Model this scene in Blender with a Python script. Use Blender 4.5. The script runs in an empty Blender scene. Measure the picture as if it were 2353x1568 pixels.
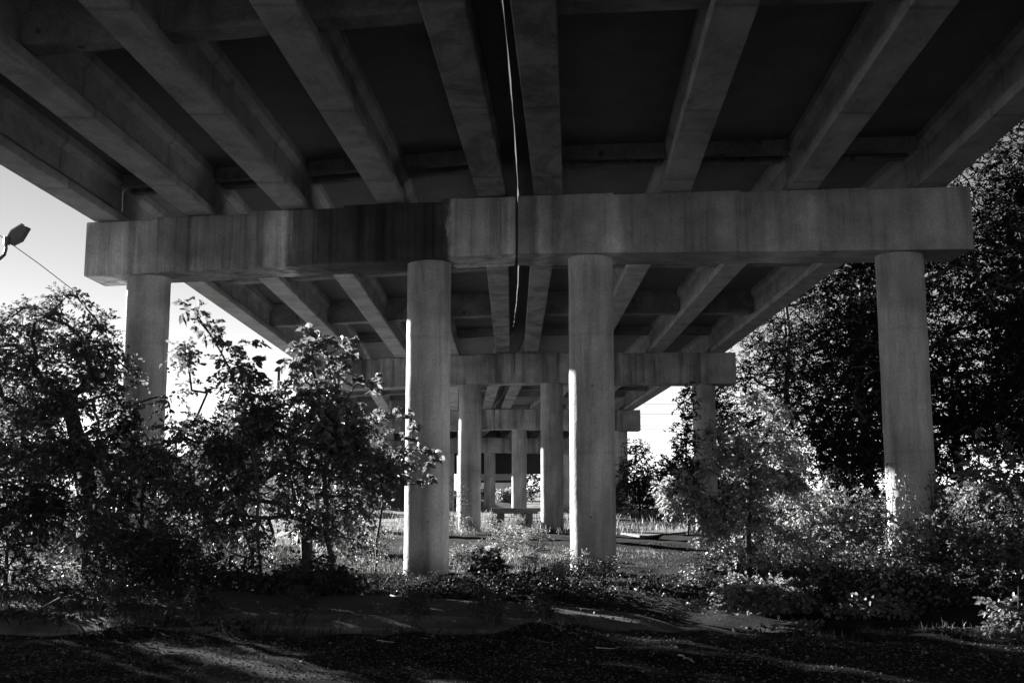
import bpy, math
import numpy as np
from mathutils import Vector, Matrix

# ------------------------------------------------------------------ camera, sky, sun, exposure
scene = bpy.context.scene
COL = scene.collection
FPX = 2450.0                      # focal length in units of the 2352 px wide picture
EYE = 1.7
TH = math.atan(.138)
CT, ST = math.cos(TH), math.sin(TH)
cam_data = bpy.data.cameras.new("camera")
cam_data.sensor_width = 36.0
cam_data.lens = 36.0 * FPX / 2352.0
cam_data.clip_start = 0.05
cam_data.clip_end = 3000.0
cam = bpy.data.objects.new("camera", cam_data)
COL.objects.link(cam)
cam.location = (0, 0, EYE)
cam.rotation_euler = (math.pi / 2 + TH, 0, 0)
scene.camera = cam

SUN_AZ = math.radians(-43.0)      # from +Y, negative = left
SUN_EL = math.radians(12.0)
sdir = Vector((math.sin(SUN_AZ) * math.cos(SUN_EL), math.cos(SUN_AZ) * math.cos(SUN_EL), math.sin(SUN_EL)))
sun_data = bpy.data.lights.new("sun", 'SUN')
sun_data.energy = 5.0
sun_data.angle = math.radians(0.5)
sun_data.color = (1.0, .993, .982)
sun = bpy.data.objects.new("sun", sun_data)
COL.objects.link(sun)
sun.rotation_euler = sdir.to_track_quat('Z', 'Y').to_euler()

world = bpy.data.worlds.new("World")
scene.world = world
world.use_nodes = True
wn = world.node_tree.nodes
wl = world.node_tree.links
sky = wn.new('ShaderNodeTexSky')
sky.sky_type = 'NISHITA'
sky.sun_disc = False
sky.sun_elevation = SUN_EL
sky.sun_rotation = SUN_AZ
sky.air_density = 0.55
sky.dust_density = 0.0
bw = wn.new('ShaderNodeSeparateColor')       # red-filtered black-and-white sky
wl.new(sky.outputs[0], bw.inputs[0])
wl.new(bw.outputs[0], wn['Background'].inputs[0])
wn['Background'].inputs[1].default_value = 0.05

scene.view_settings.view_transform = 'Standard'
scene.view_settings.look = 'None'
scene.view_settings.exposure = 2.75
scene.view_settings.gamma = 1.0
scene.render.engine = 'CYCLES'
scene.cycles.max_bounces = 6
scene.cycles.diffuse_bounces = 4
scene.cycles.transmission_bounces = 4
scene.cycles.transparent_max_bounces = 4
scene.cycles.use_denoising = True

rng = np.random.default_rng(11)


def P(px, py, Y):
    """world point at forward distance Y seen at picture position px, py"""
    u = (px - 1176) / FPX
    v = (784 - py) / FPX
    t = Y / (CT - v * ST)
    return np.array([u * t, Y, EYE + t * (ST + v * CT)])


def G(px, py, z=0.0):
    """ground point seen at px, py"""
    u = (px - 1176) / FPX
    v = (784 - py) / FPX
    t = (z - EYE) / (ST + v * CT)
    return np.array([u * t, t * (CT - v * ST), z])


# ------------------------------------------------------------------ materials
def mat(name):
    m = bpy.data.materials.new(name)
    m.use_nodes = True
    nt = m.node_tree
    for n in list(nt.nodes):
        nt.nodes.remove(n)
    out = nt.nodes.new('ShaderNodeOutputMaterial')
    return m, nt, out


def ramp(nt, stops):
    r = nt.nodes.new('ShaderNodeValToRGB')
    e = r.color_ramp.elements
    while len(e) < len(stops):
        e.new(0.5)
    for i, (p, c) in enumerate(stops):
        e[i].position = p
        e[i].color = (c, c, c, 1)
    return r


def noise(nt, coord, scale, detail=6, rough=.6, dist=0.0):
    n = nt.nodes.new('ShaderNodeTexNoise')
    n.inputs['Scale'].default_value = scale
    n.inputs['Detail'].default_value = detail
    n.inputs['Roughness'].default_value = rough
    n.inputs['Distortion'].default_value = dist
    nt.links.new(coord, n.inputs['Vector'])
    return n


def mapping(nt, coord, sc):
    mp = nt.nodes.new('ShaderNodeMapping')
    mp.inputs['Scale'].default_value = sc
    nt.links.new(coord, mp.inputs['Vector'])
    return mp.outputs[0]


def mul(nt, a, b):
    m = nt.nodes.new('ShaderNodeMix')
    m.data_type = 'RGBA'
    m.blend_type = 'MULTIPLY'
    m.inputs[0].default_value = 1.0
    nt.links.new(a, m.inputs[6])
    nt.links.new(b, m.inputs[7])
    return m.outputs[2]


def concrete(name, base, lo=.65, hi=1.2, streak=None, streak_scale=(1.6, 1.6, .12), bands=None, bump=.25, boards=False, swirl=0, seams=False, blotch=False, pits=0):
    m, nt, out = mat(name)
    tc = nt.nodes.new('ShaderNodeTexCoord').outputs['Object']
    n1 = noise(nt, tc, 1.3, 8, .62)
    r1 = ramp(nt, [(.3, base * lo), (.7, base * hi)])
    nt.links.new(n1.outputs[0], r1.inputs[0])
    col = r1.outputs[0]
    n2 = noise(nt, tc, 28, 4, .7)
    r2 = ramp(nt, [(.35, .78), (.65, 1.1)])
    nt.links.new(n2.outputs[0], r2.inputs[0])
    col = mul(nt, col, r2.outputs[0])
    # fine grain and pock marks
    n4 = noise(nt, tc, 95, 2, .8)
    r4 = ramp(nt, [(.3, .82), (.5, 1.0), (.72, 1.14)])
    nt.links.new(n4.outputs[0], r4.inputs[0])
    col = mul(nt, col, r4.outputs[0])
    if streak:
        n3 = noise(nt, mapping(nt, tc, streak_scale), 1.0, 7, .68, .35)
        r3 = ramp(nt, streak)
        nt.links.new(n3.outputs[0], r3.inputs[0])
        col = mul(nt, col, r3.outputs[0])
    if streak:
        n6 = noise(nt, mapping(nt, tc, (9, 9, .35)), 1.0, 5, .7, .2)
        r6 = ramp(nt, [(.34, .80), (.48, 1.0), (.7, 1.06)])
        nt.links.new(n6.outputs[0], r6.inputs[0])
        col = mul(nt, col, r6.outputs[0])
        n7 = noise(nt, tc, .55, 3, .5)
        r7 = ramp(nt, [(.38, .68), (.62, 1.12)])
        nt.links.new(n7.outputs[0], r7.inputs[0])
        col = mul(nt, col, r7.outputs[0])
    if pits:
        vp = nt.nodes.new('ShaderNodeTexVoronoi')
        vp.inputs['Scale'].default_value = pits
        nt.links.new(tc, vp.inputs['Vector'])
        rq = ramp(nt, [(0, .3), (.09, .45), (.13, 1.0)])
        nt.links.new(vp.outputs['Distance'], rq.inputs[0])
        col = mul(nt, col, rq.outputs[0])
    if blotch:
        n8 = noise(nt, mapping(nt, tc, (1.2, .5, 1.2)), 1.6, 6, .75, .6)
        r8 = ramp(nt, [(.33, .6), (.43, .93), (.6, 1.06)])
        nt.links.new(n8.outputs[0], r8.inputs[0])
        col = mul(nt, col, r8.outputs[0])
    if seams:
        ws = nt.nodes.new('ShaderNodeTexWave')
        ws.bands_direction = 'Z'
        ws.inputs['Scale'].default_value = .13
        ws.inputs['Distortion'].default_value = .25
        ws.inputs['Detail Scale'].default_value = 3
        nt.links.new(tc, ws.inputs['Vector'])
        rs = ramp(nt, [(0, .88), (.002, .98), (.02, 1.0)])
        nt.links.new(ws.outputs[1], rs.inputs[0])
        col = mul(nt, col, rs.outputs[0])
        # splashed dirt at the foot
        sz = nt.nodes.new('ShaderNodeSeparateXYZ')
        nt.links.new(tc, sz.inputs[0])
        na = nt.nodes.new('ShaderNodeMath'); na.operation = 'MULTIPLY_ADD'
        nt.links.new(n1.outputs[0], na.inputs[0]); na.inputs[1].default_value = 1.2
        nt.links.new(sz.outputs[2], na.inputs[2])
        rz_ = ramp(nt, [(.55, .5), (1.0, 1.0)])
        nt.links.new(na.outputs[0], rz_.inputs[0])
        col = mul(nt, col, rz_.outputs[0])
        # chips and pits
        vo = nt.nodes.new('ShaderNodeTexVoronoi')
        vo.inputs['Scale'].default_value = 2.2
        vo.inputs['Randomness'].default_value = 1
        nt.links.new(tc, vo.inputs['Vector'])
        rp = ramp(nt, [(0, .35), (.05, .5), (.07, 1.0)])
        nt.links.new(vo.outputs['Distance'], rp.inputs[0])
        col = mul(nt, col, rp.outputs[0])
    if swirl:
        n5 = noise(nt, mapping(nt, tc, (1, .6, 1)), 1.1, 7, .72, 1.2)
        r5 = ramp(nt, [(.38, swirl), (.60, 1.0)])
        nt.links.new(n5.outputs[0], r5.inputs[0])
        col = mul(nt, col, r5.outputs[0])
    if bands:                     # stains at given places along the beam
        sp = nt.nodes.new('ShaderNodeSeparateXYZ')
        nw = noise(nt, mapping(nt, tc, (1.2, 1.2, .5)), 1.5, 6, .7)
        nt.links.new(tc, sp.inputs[0])
        ad = nt.nodes.new('ShaderNodeMath')
        ad.operation = 'MULTIPLY_ADD'
        nt.links.new(nw.outputs[0], ad.inputs[0])
        ad.inputs[1].default_value = .7
        nt.links.new(sp.outputs[0], ad.inputs[2])
        mr = nt.nodes.new('ShaderNodeMapRange')
        mr.inputs[1].default_value = bands[0] + .35
        mr.inputs[2].default_value = bands[1] + .35
        nt.links.new(ad.outputs[0], mr.inputs[0])
        rb = ramp(nt, bands[2])
        nt.links.new(mr.outputs[0], rb.inputs[0])
        col = mul(nt, col, rb.outputs[0])
    if boards:
        w = nt.nodes.new('ShaderNodeTexWave')
        w.bands_direction = 'Y'
        w.inputs['Scale'].default_value = .085
        w.inputs['Distortion'].default_value = .15
        nt.links.new(tc, w.inputs['Vector'])
        rw = ramp(nt, [(0, .72), (.0012, 1.0)])
        nt.links.new(w.outputs[1], rw.inputs[0])
        col = mul(nt, col, rw.outputs[0])
    b = nt.nodes.new('ShaderNodeBsdfPrincipled')
    b.inputs['Roughness'].default_value = .85
    b.inputs['Specular IOR Level'].default_value = .25
    nt.links.new(col, b.inputs['Base Color'])
    bp = nt.nodes.new('ShaderNodeBump')
    bp.inputs['Strength'].default_value = bump
    bp.inputs['Distance'].default_value = .03
    nb = noise(nt, tc, 11, 8, .7)
    nt.links.new(nb.outputs[0], bp.inputs['Height'])
    nt.links.new(bp.outputs[0], b.inputs['Normal'])
    nt.links.new(b.outputs[0], out.inputs[0])
    return m


def leafmat(name, c0, c1, trans=.35, rough=.4, spec=.5):
    m, nt, out = mat(name)
    tc = nt.nodes.new('ShaderNodeTexCoord').outputs['Object']
    n1 = noise(nt, tc, 9, 2, .6)
    r1 = ramp(nt, [(.35, c0), (.65, c1)])
    nt.links.new(n1.outputs[0], r1.inputs[0])
    b = nt.nodes.new('ShaderNodeBsdfPrincipled')
    b.inputs['Roughness'].default_value = rough
    b.inputs['Specular IOR Level'].default_value = spec
    nt.links.new(r1.outputs[0], b.inputs['Base Color'])
    t = nt.nodes.new('ShaderNodeBsdfTranslucent')
    nt.links.new(r1.outputs[0], t.inputs[0])
    mx = nt.nodes.new('ShaderNodeMixShader')
    mx.inputs[0].default_value = trans
    nt.links.new(b.outputs[0], mx.inputs[1])
    nt.links.new(t.outputs[0], mx.inputs[2])
    nt.links.new(mx.outputs[0], out.inputs[0])
    return m


def plain(name, c0, c1, scale=4, rough=.8, bump=.3, spec=.3, metal=0, mscale=(1, 1, 1)):
    m, nt, out = mat(name)
    tc = nt.nodes.new('ShaderNodeTexCoord').outputs['Object']
    v = mapping(nt, tc, mscale)
    n1 = noise(nt, v, scale, 6, .65)
    r1 = ramp(nt, [(.3, c0), (.7, c1)])
    nt.links.new(n1.outputs[0], r1.inputs[0])
    b = nt.nodes.new('ShaderNodeBsdfPrincipled')
    b.inputs['Roughness'].default_value = rough
    b.inputs['Specular IOR Level'].default_value = spec
    b.inputs['Metallic'].default_value = metal
    nt.links.new(r1.outputs[0], b.inputs['Base Color'])
    bp = nt.nodes.new('ShaderNodeBump')
    bp.inputs['Strength'].default_value = bump
    bp.inputs['Distance'].default_value = .02
    nb = noise(nt, v, scale * 4, 6, .7)
    nt.links.new(nb.outputs[0], bp.inputs['Height'])
    nt.links.new(bp.outputs[0], b.inputs['Normal'])
    nt.links.new(b.outputs[0], out.inputs[0])
    return m


M = {}
ST_N = [(.30, .22), (.42, .5), (.52, 1.0), (.8, 1.15)]
ST_L = [(.32, .5), (.45, .85), (.6, 1.05)]
M['cap'] = concrete('stained_concrete', .40, streak=ST_N, streak_scale=(1.5, 1.5, .1))
M['cap_near_left'] = concrete('heavily_stained_concrete', .56, streak=[(.34, .35), (.46, .8), (.56, 1.15)], streak_scale=(3.4, 3.4, .11),
    bands=(-9.5, 0, [(0, 1.0), (.17, .95), (.22, .5), (.28, .75), (.36, .45), (.43, .55), (.475, 1.3), (.505, .30), (.58, .17), (.66, .10), (.80, .085), (.845, .17), (.855, 1.0), (1, .9)]))
M['cap_near_right'] = concrete('lightly_stained_concrete', .48, streak=[(.30, .6), (.45, .88), (.6, 1.05)], streak_scale=(1.6, 1.6, .1),
    bands=(0, 9, [(0, .6), (.04, .45), (.06, 1.15), (.09, .5), (.12, 1.05), (.22, 1.2), (.24, .75), (.5, .7), (.58, 1.0), (.66, 1.05), (.68, .75), (1, .8)]))
M['column'] = concrete('column_concrete', .52, lo=.8, hi=1.12, streak=[(.30, .42), (.44, .8), (.6, 1.1)], streak_scale=(1.3, 1.3, .2), bump=.4, seams=True)
M['girder'] = concrete('girder_concrete', .45, lo=.6, hi=1.15, blotch=True, boards=True, bump=.12)
M['girder_stained'] = concrete('water_marked_girder_concrete', .36, lo=.7, hi=1.12, boards=True, bump=.12, swirl=.45)
M['deck'] = concrete('deck_concrete', .17, lo=.8, hi=1.1, bump=.1)
M['diaphragm'] = concrete('diaphragm_concrete', .30, lo=.6, hi=1.15, bump=.1, swirl=.6, pits=1.7)
M['kerb'] = concrete('lit_tone_concrete', .17, lo=.35, hi=1.15, bump=.4)  # paler than the slab: skylight on the lip put into the colour
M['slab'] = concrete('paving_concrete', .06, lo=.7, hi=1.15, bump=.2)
M['leaf_mulberry'] = leafmat('broad_leaf', .06, .17, .5, .42, .45)
M['leaf_dark'] = leafmat('dark_leaf', .025, .06, .3, .55, .25)
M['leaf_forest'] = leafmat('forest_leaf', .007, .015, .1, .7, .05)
M['leaf_bright'] = leafmat('pale_leaf', .16, .44, .5, .4, .5)
M['leaf_ivy'] = leafmat('ivy_leaf', .06, .24, .45, .42, .5)
M['grass'] = leafmat('dry_grass', .08, .22, .45, .5, .3)
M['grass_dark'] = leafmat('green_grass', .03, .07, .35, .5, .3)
M['litter'] = leafmat('dead_leaf', .04, .20, .15, .8, .1)
M['pale_bark'] = plain('pale_bark', .04, .10, 6, .9, .8, mscale=(1, 1, .25))
M['bark'] = plain('bark', .03, .07, 6, .9, .8, mscale=(1, 1, .25))
M['twig'] = plain('twig_bark', .05, .10, 12, .8, .3)
M['dry_twig'] = plain('dry_wood', .28, .45, 12, .8, .3)
M['stone'] = plain('gravel_stone', .03, .12, 14, .95, .3, .05)
M['steel'] = plain('dark_painted_steel', .012, .025, 3, .6, .1)
M['lamp_metal'] = plain('lamp_metal', .06, .10, 3, .45, .1, .5)
M['glass'] = plain('lamp_glass', .35, .45, 2, .15, .0, .6)
M['wire'] = plain('wire_black', .02, .03, 3, .7, .0)
M['beam_shade'] = plain('shaded_beam', .04, .09, 5, .85, .5, mscale=(.4, 3, 3))  # dark tone puts the shade on the beam's near face into the colour
M['siding'] = plain('house_siding', .35, .48, 3, .8, .2, mscale=(.3, .3, 9))
M['siding_pale'] = plain('pale_house_siding', .5, .65, 2, .8, .1, mscale=(5, 1, .3))
M['roof'] = plain('roof_shingle', .13, .24, 9, .85, .4)
M['window_dark'] = plain('window_glass', .03, .05, 1, .1, 0, .6)
M['white_trim'] = plain('white_trim', .6, .7, 2, .6, 0)


def ground_material():
    m, nt, out = mat('gravelly_ground')
    tc = nt.nodes.new('ShaderNodeTexCoord').outputs['Object']
    n1 = noise(nt, tc, .7, 8, .65)
    r1 = ramp(nt, [(.35, .024), (.65, .062)])
    nt.links.new(n1.outputs[0], r1.inputs[0])
    n2 = noise(nt, tc, 22, 5, .75)
    r2 = ramp(nt, [(.35, .45), (.55, 1.0), (.75, 1.7)])
    nt.links.new(n2.outputs[0], r2.inputs[0])
    v = nt.nodes.new('ShaderNodeTexVoronoi')
    v.inputs['Scale'].default_value = 30
    nt.links.new(tc, v.inputs['Vector'])
    rv = ramp(nt, [(0, 1.5), (.5, .8), (1, .5)])
    nt.links.new(v.outputs['Distance'], rv.inputs[0])
    # brown dirt darkened nearby for shade; pale ground added to bounce light
    sp = nt.nodes.new('ShaderNodeSeparateXYZ')
    nt.links.new(tc, sp.inputs[0])

    def tone_edge(src, lo, hi, absolute=False):
        v_ = src
        if absolute:
            ab = nt.nodes.new('ShaderNodeMath'); ab.operation = 'ABSOLUTE'
            nt.links.new(src, ab.inputs[0]); v_ = ab.outputs[0]
        ad = nt.nodes.new('ShaderNodeMath'); ad.operation = 'ADD'
        nt.links.new(v_, ad.inputs[0]); nt.links.new(n1.outputs[0], ad.inputs[1])
        mr = nt.nodes.new('ShaderNodeMapRange'); mr.interpolation_type = 'SMOOTHSTEP'
        mr.inputs[1].default_value = lo; mr.inputs[2].default_value = hi
        nt.links.new(ad.outputs[0], mr.inputs[0])
        return mr.outputs[0]

    def mixv(f, a_, b_):
        mx = nt.nodes.new('ShaderNodeMix')
        nt.links.new(f, mx.inputs[0])
        for k_, q_ in ((2, a_), (3, b_)):
            if isinstance(q_, float): mx.inputs[k_].default_value = q_
            else: nt.links.new(q_, mx.inputs[k_])
        return mx.outputs[0]
    near = mixv(tone_edge(sp.outputs[1], 14.0, 15.2), .46, .72)  # foreground made darker, its shade put into the colour
    bounce_fld = nt.nodes.new('ShaderNodeMath'); bounce_fld.operation = 'MULTIPLY_ADD'      # edge of the added bounce-light ground runs obliquely
    nt.links.new(sp.outputs[1], bounce_fld.inputs[0]); bounce_fld.inputs[1].default_value = -.35
    nt.links.new(sp.outputs[0], bounce_fld.inputs[2])
    fac = mixv(tone_edge(bounce_fld.outputs[0], -21.0, -16.0), 7.0, near)
    fac = mixv(tone_edge(sp.outputs[1], -9.0, -5.0), 7.0, fac)  # unseen pale ground behind the camera, added to bounce light
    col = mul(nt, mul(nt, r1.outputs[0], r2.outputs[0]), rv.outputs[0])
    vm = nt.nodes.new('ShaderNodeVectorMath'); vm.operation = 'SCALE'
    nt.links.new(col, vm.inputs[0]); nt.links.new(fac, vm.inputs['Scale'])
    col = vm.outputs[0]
    b = nt.nodes.new('ShaderNodeBsdfPrincipled')
    b.inputs['Roughness'].default_value = .9
    b.inputs['Specular IOR Level'].default_value = .03
    nt.links.new(col, b.inputs['Base Color'])
    bp = nt.nodes.new('ShaderNodeBump')
    bp.inputs['Strength'].default_value = .6
    bp.inputs['Distance'].default_value = .04
    nb = noise(nt, tc, 14, 9, .8)
    nt.links.new(nb.outputs[0], bp.inputs['Height'])
    nt.links.new(bp.outputs[0], b.inputs['Normal'])
    nt.links.new(b.outputs[0], out.inputs[0])
    return m


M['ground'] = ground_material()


# ------------------------------------------------------------------ object helpers
def tag(o, label=None, cat=None, group=None, kind=None):
    if label: o['label'] = label
    if cat: o['category'] = cat
    if group: o['group'] = group
    if kind: o['kind'] = kind
    return o


def empty(name, loc, label, cat, group=None):
    o = bpy.data.objects.new(name, None)
    o.empty_display_size = .3
    o.location = tuple(float(c) for c in loc)
    COL.objects.link(o)
    return tag(o, label, cat, group)


def link(name, me, material, parent=None, smooth=False):
    me.materials.append(material)
    if smooth:
        me.polygons.foreach_set('use_smooth', np.ones(len(me.polygons), dtype=bool))
    o = bpy.data.objects.new(name, me)
    COL.objects.link(o)
    if parent is not None:
        # vertices are given in world space: shift them to the parent's frame
        me.transform(Matrix.Translation(-Vector(parent.location)))
        o.parent = parent
    return o


def mesh_quads(name, V, F):
    """V (n,3), F (m,k) with a single k: fast build"""
    me = bpy.data.meshes.new(name)
    V = np.asarray(V, dtype=np.float32)
    F = np.asarray(F, dtype=np.int32)
    me.vertices.add(len(V))
    me.vertices.foreach_set('co', V.ravel())
    k = F.shape[1]
    me.loops.add(F.size)
    me.loops.foreach_set('vertex_index', F.ravel())
    me.polygons.add(len(F))
    me.polygons.foreach_set('loop_start', np.arange(0, F.size, k, dtype=np.int32))
    me.polygons.foreach_set('loop_total', np.full(len(F), k, dtype=np.int32))
    me.update(calc_edges=True)
    return me


class MB:
    """collects simple shapes for ONE mesh object (world coordinates)"""
    def __init__(s):
        s.v = []
        s.f = []

    def add(s, verts, faces):
        o = len(s.v)
        s.v += [tuple(map(float, p)) for p in verts]
        s.f += [tuple(i + o for i in f) for f in faces]

    def box(s, lo, hi, rz=0, c=None):
        x0, y0, z0 = lo
        x1, y1, z1 = hi
        V = [(x0, y0, z0), (x1, y0, z0), (x1, y1, z0), (x0, y1, z0), (x0, y0, z1), (x1, y0, z1), (x1, y1, z1), (x0, y1, z1)]
        if rz:
            cx, cy = c if c else ((x0 + x1) / 2, (y0 + y1) / 2)
            V = [((x - cx) * math.cos(rz) - (y - cy) * math.sin(rz) + cx, (x - cx) * math.sin(rz) + (y - cy) * math.cos(rz) + cy, z) for x, y, z in V]
        s.add(V, [(0, 3, 2, 1), (4, 5, 6, 7), (0, 1, 5, 4), (1, 2, 6, 5), (2, 3, 7, 6), (3, 0, 4, 7)])

    def loft(s, sections, cap=True):
        n = len(sections[0])
        V = [p for sec in sections for p in sec]
        F = []
        for i in range(len(sections) - 1):
            for j in range(n):
                k = (j + 1) % n
                F.append((i * n + j, i * n + k, (i + 1) * n + k, (i + 1) * n + j))
        if cap:
            F.append(tuple(reversed(range(n))))
            F.append(tuple((len(sections) - 1) * n + j for j in range(n)))
        s.add(V, F)

    def tube(s, pts, rad, n=8):
        secs = []
        pts = [Vector(p) for p in pts]
        for i, p in enumerate(pts):
            d = (pts[min(i + 1, len(pts) - 1)] - pts[max(i - 1, 0)]).normalized()
            a = d.cross(Vector((0, 0, 1)))
            if a.length < .05: a = d.cross(Vector((0, 1, 0)))
            a.normalize()
            b = d.cross(a)
            r = rad[i] if hasattr(rad, '__len__') else rad
            secs.append([p + a * (r * math.cos(2 * math.pi * j / n)) + b * (r * math.sin(2 * math.pi * j / n)) for j in range(n)])
        s.loft(secs)

    def build(s, name, material, parent=None, smooth=False):
        me = bpy.data.meshes.new(name)
        me.from_pydata(s.v, [], s.f)
        me.update()
        import bmesh
        bm = bmesh.new(); bm.from_mesh(me)
        bmesh.ops.recalc_face_normals(bm, faces=bm.faces)
        bm.to_mesh(me); bm.free()
        return link(name, me, material, parent, smooth)


def bevel(o, w, seg=2):
    b = o.modifiers.new('bevel', 'BEVEL')
    b.width = w
    b.segments = seg
    b.limit_method = 'ANGLE'
    b.angle_limit = math.radians(50)
    return o


# ------------------------------------------------------------------ the two parallel bridges
SK = .13                                                     # skew of the piers
bentY = [-3.0, 21.6, 44.0, 66.3, 88.6, 104.7]
bentX = [-1.30, .10, .108, -1.10, -3.40, -5.75]
bentZ = [z + EYE for z in (5.28, 4.81, 4.36, 3.67, 2.97, 2.45)]   # underside of the cap at the centre joint


def slitX(Y):
    return .18 + .03 - (Y - 33) ** 2 / (2 * 433.)


def zc(Y):
    return float(np.interp(Y, [-27.6] + bentY, [bentZ[0] + .45] + bentZ))


def seat(o):
    return 1.24 + (-.27 * (-o) / 9.44 if o < 0 else -.14 * o / 8.95)


def soffit(o):
    return (-.23 * (-o) / 9.44) if o < 0 else (-.17 * o / 8.95)


GL = [-8.95, -6.83, -4.73, -2.62, -.49]
GR = [.69, 3.29, 5.78, 8.26]
ORD = ['nearest', 'second', 'third', 'fourth', 'fifth']
COLS = {'left': (-8.15, -1.87), 'right': (1.55, 7.75)}
CAPX = {'left': (-9.44, -.022), 'right': (.022, 8.95)}
TH_CAP = 1.2
R_COL = .465


def bent_point(i, o, dy=0.0):
    return bentX[i] + o, bentY[i] - SK * o + dy


def build_pier(i, side):
    o0, o1 = CAPX[side]
    gs = GL if side == 'left' else GR
    c = bent_point(i, (o0 + o1) / 2, TH_CAP / 2)
    whr = {0: 'behind the camera', 1: 'nearest pier', 2: 'second pier away', 3: 'third pier away', 4: 'fourth pier away', 5: 'fifth pier away'}[i]
    look = {('left', 1): 'concrete pier with broad black water stains across its cap, %s of the left bridge',
            ('right', 1): 'concrete pier with evenly grey cap and ivied column, %s of the right bridge'}.get((side, i), 'round-column concrete pier under the %s bridge, ' % side + '%s')
    e = empty('bridge_pier', (c[0], c[1], 0), look % whr, 'bridge pier', 'concrete piers carrying the bridges')
    # stepped cap
    top = []
    xs = sorted(gs)
    edges = [o0] + [(a + b) / 2 for a, b in zip(xs[:-1], xs[1:])] + [o1]
    for k, g in enumerate(xs):
        z = seat(g)
        top += [(edges[k] , z), (edges[k + 1] - .003, z)]
    prof = [(o0, soffit(o0)), (o1, soffit(o1))] + top[::-1]
    m = MB()
    secs = []
    for d in (0, TH_CAP):
        secs.append([(*bent_point(i, o, d), bentZ[i] + z) for o, z in prof])
    m.loft(secs)
    mt = M['cap_near_left'] if (i == 1 and side == 'left') else M['cap_near_right'] if (i == 1 and side == 'right') else M['cap']
    cap = m.build('pier_cap', mt, e)
    # stains are placed by the distance from the central joint
    cx = bentX[i] - e.location.x
    cap.data.transform(Matrix.Translation(Vector((-cx, -(bentY[i] - e.location.y), 0))))
    cap.location = (cx, bentY[i] - e.location.y, 0)
    bevel(cap, .035)
    for ci, o in enumerate(COLS[side]):
        x, y = bent_point(i, o, TH_CAP / 2)
        zt = bentZ[i] + soffit(o) + .03
        n, rings = 64, 60
        zz = np.linspace(-.3, zt, rings)
        a = np.linspace(0, 2 * np.pi, n, endpoint=False)
        A, Z = np.meshgrid(a, zz)
        ph = rng.uniform(0, 9, 6)
        R = R_COL * (1 + .004 * np.sin(3 * A + ph[0] + Z * .8) + .003 * np.sin(7 * A + 2.1 * Z + ph[1]) + .0035 * np.sin(5 * Z + ph[2] + 2 * A) + .0025 * rng.standard_normal(A.shape))
        R = R * (1 + .012 * (np.abs((Z + ph[3]) % 2.44 - 1.22) < .03))
        V = np.stack([x + R * np.cos(A), y + R * np.sin(A), Z], -1).reshape(-1, 3)
        idx = np.arange(n * rings).reshape(rings, n)
        F = np.stack([idx[:-1], np.roll(idx[:-1], -1, 1), np.roll(idx[1:], -1, 1), idx[1:]], -1).reshape(-1, 4)
        me = mesh_quads('column', V, F)
        link('column', me, M['column'], e, smooth=True)
    return e


def flange_profile():
    h = [(.30, 0), (.30, .17), (.09, .36), (.09, .83), (.20, .95), (.20, 1.14)]
    return [(-x, z) for x, z in h[::-1]] + h


GP = flange_profile()
GH = 1.14
Yext = [-27.6] + bentY
Xext = [-3.9] + bentX


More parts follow.
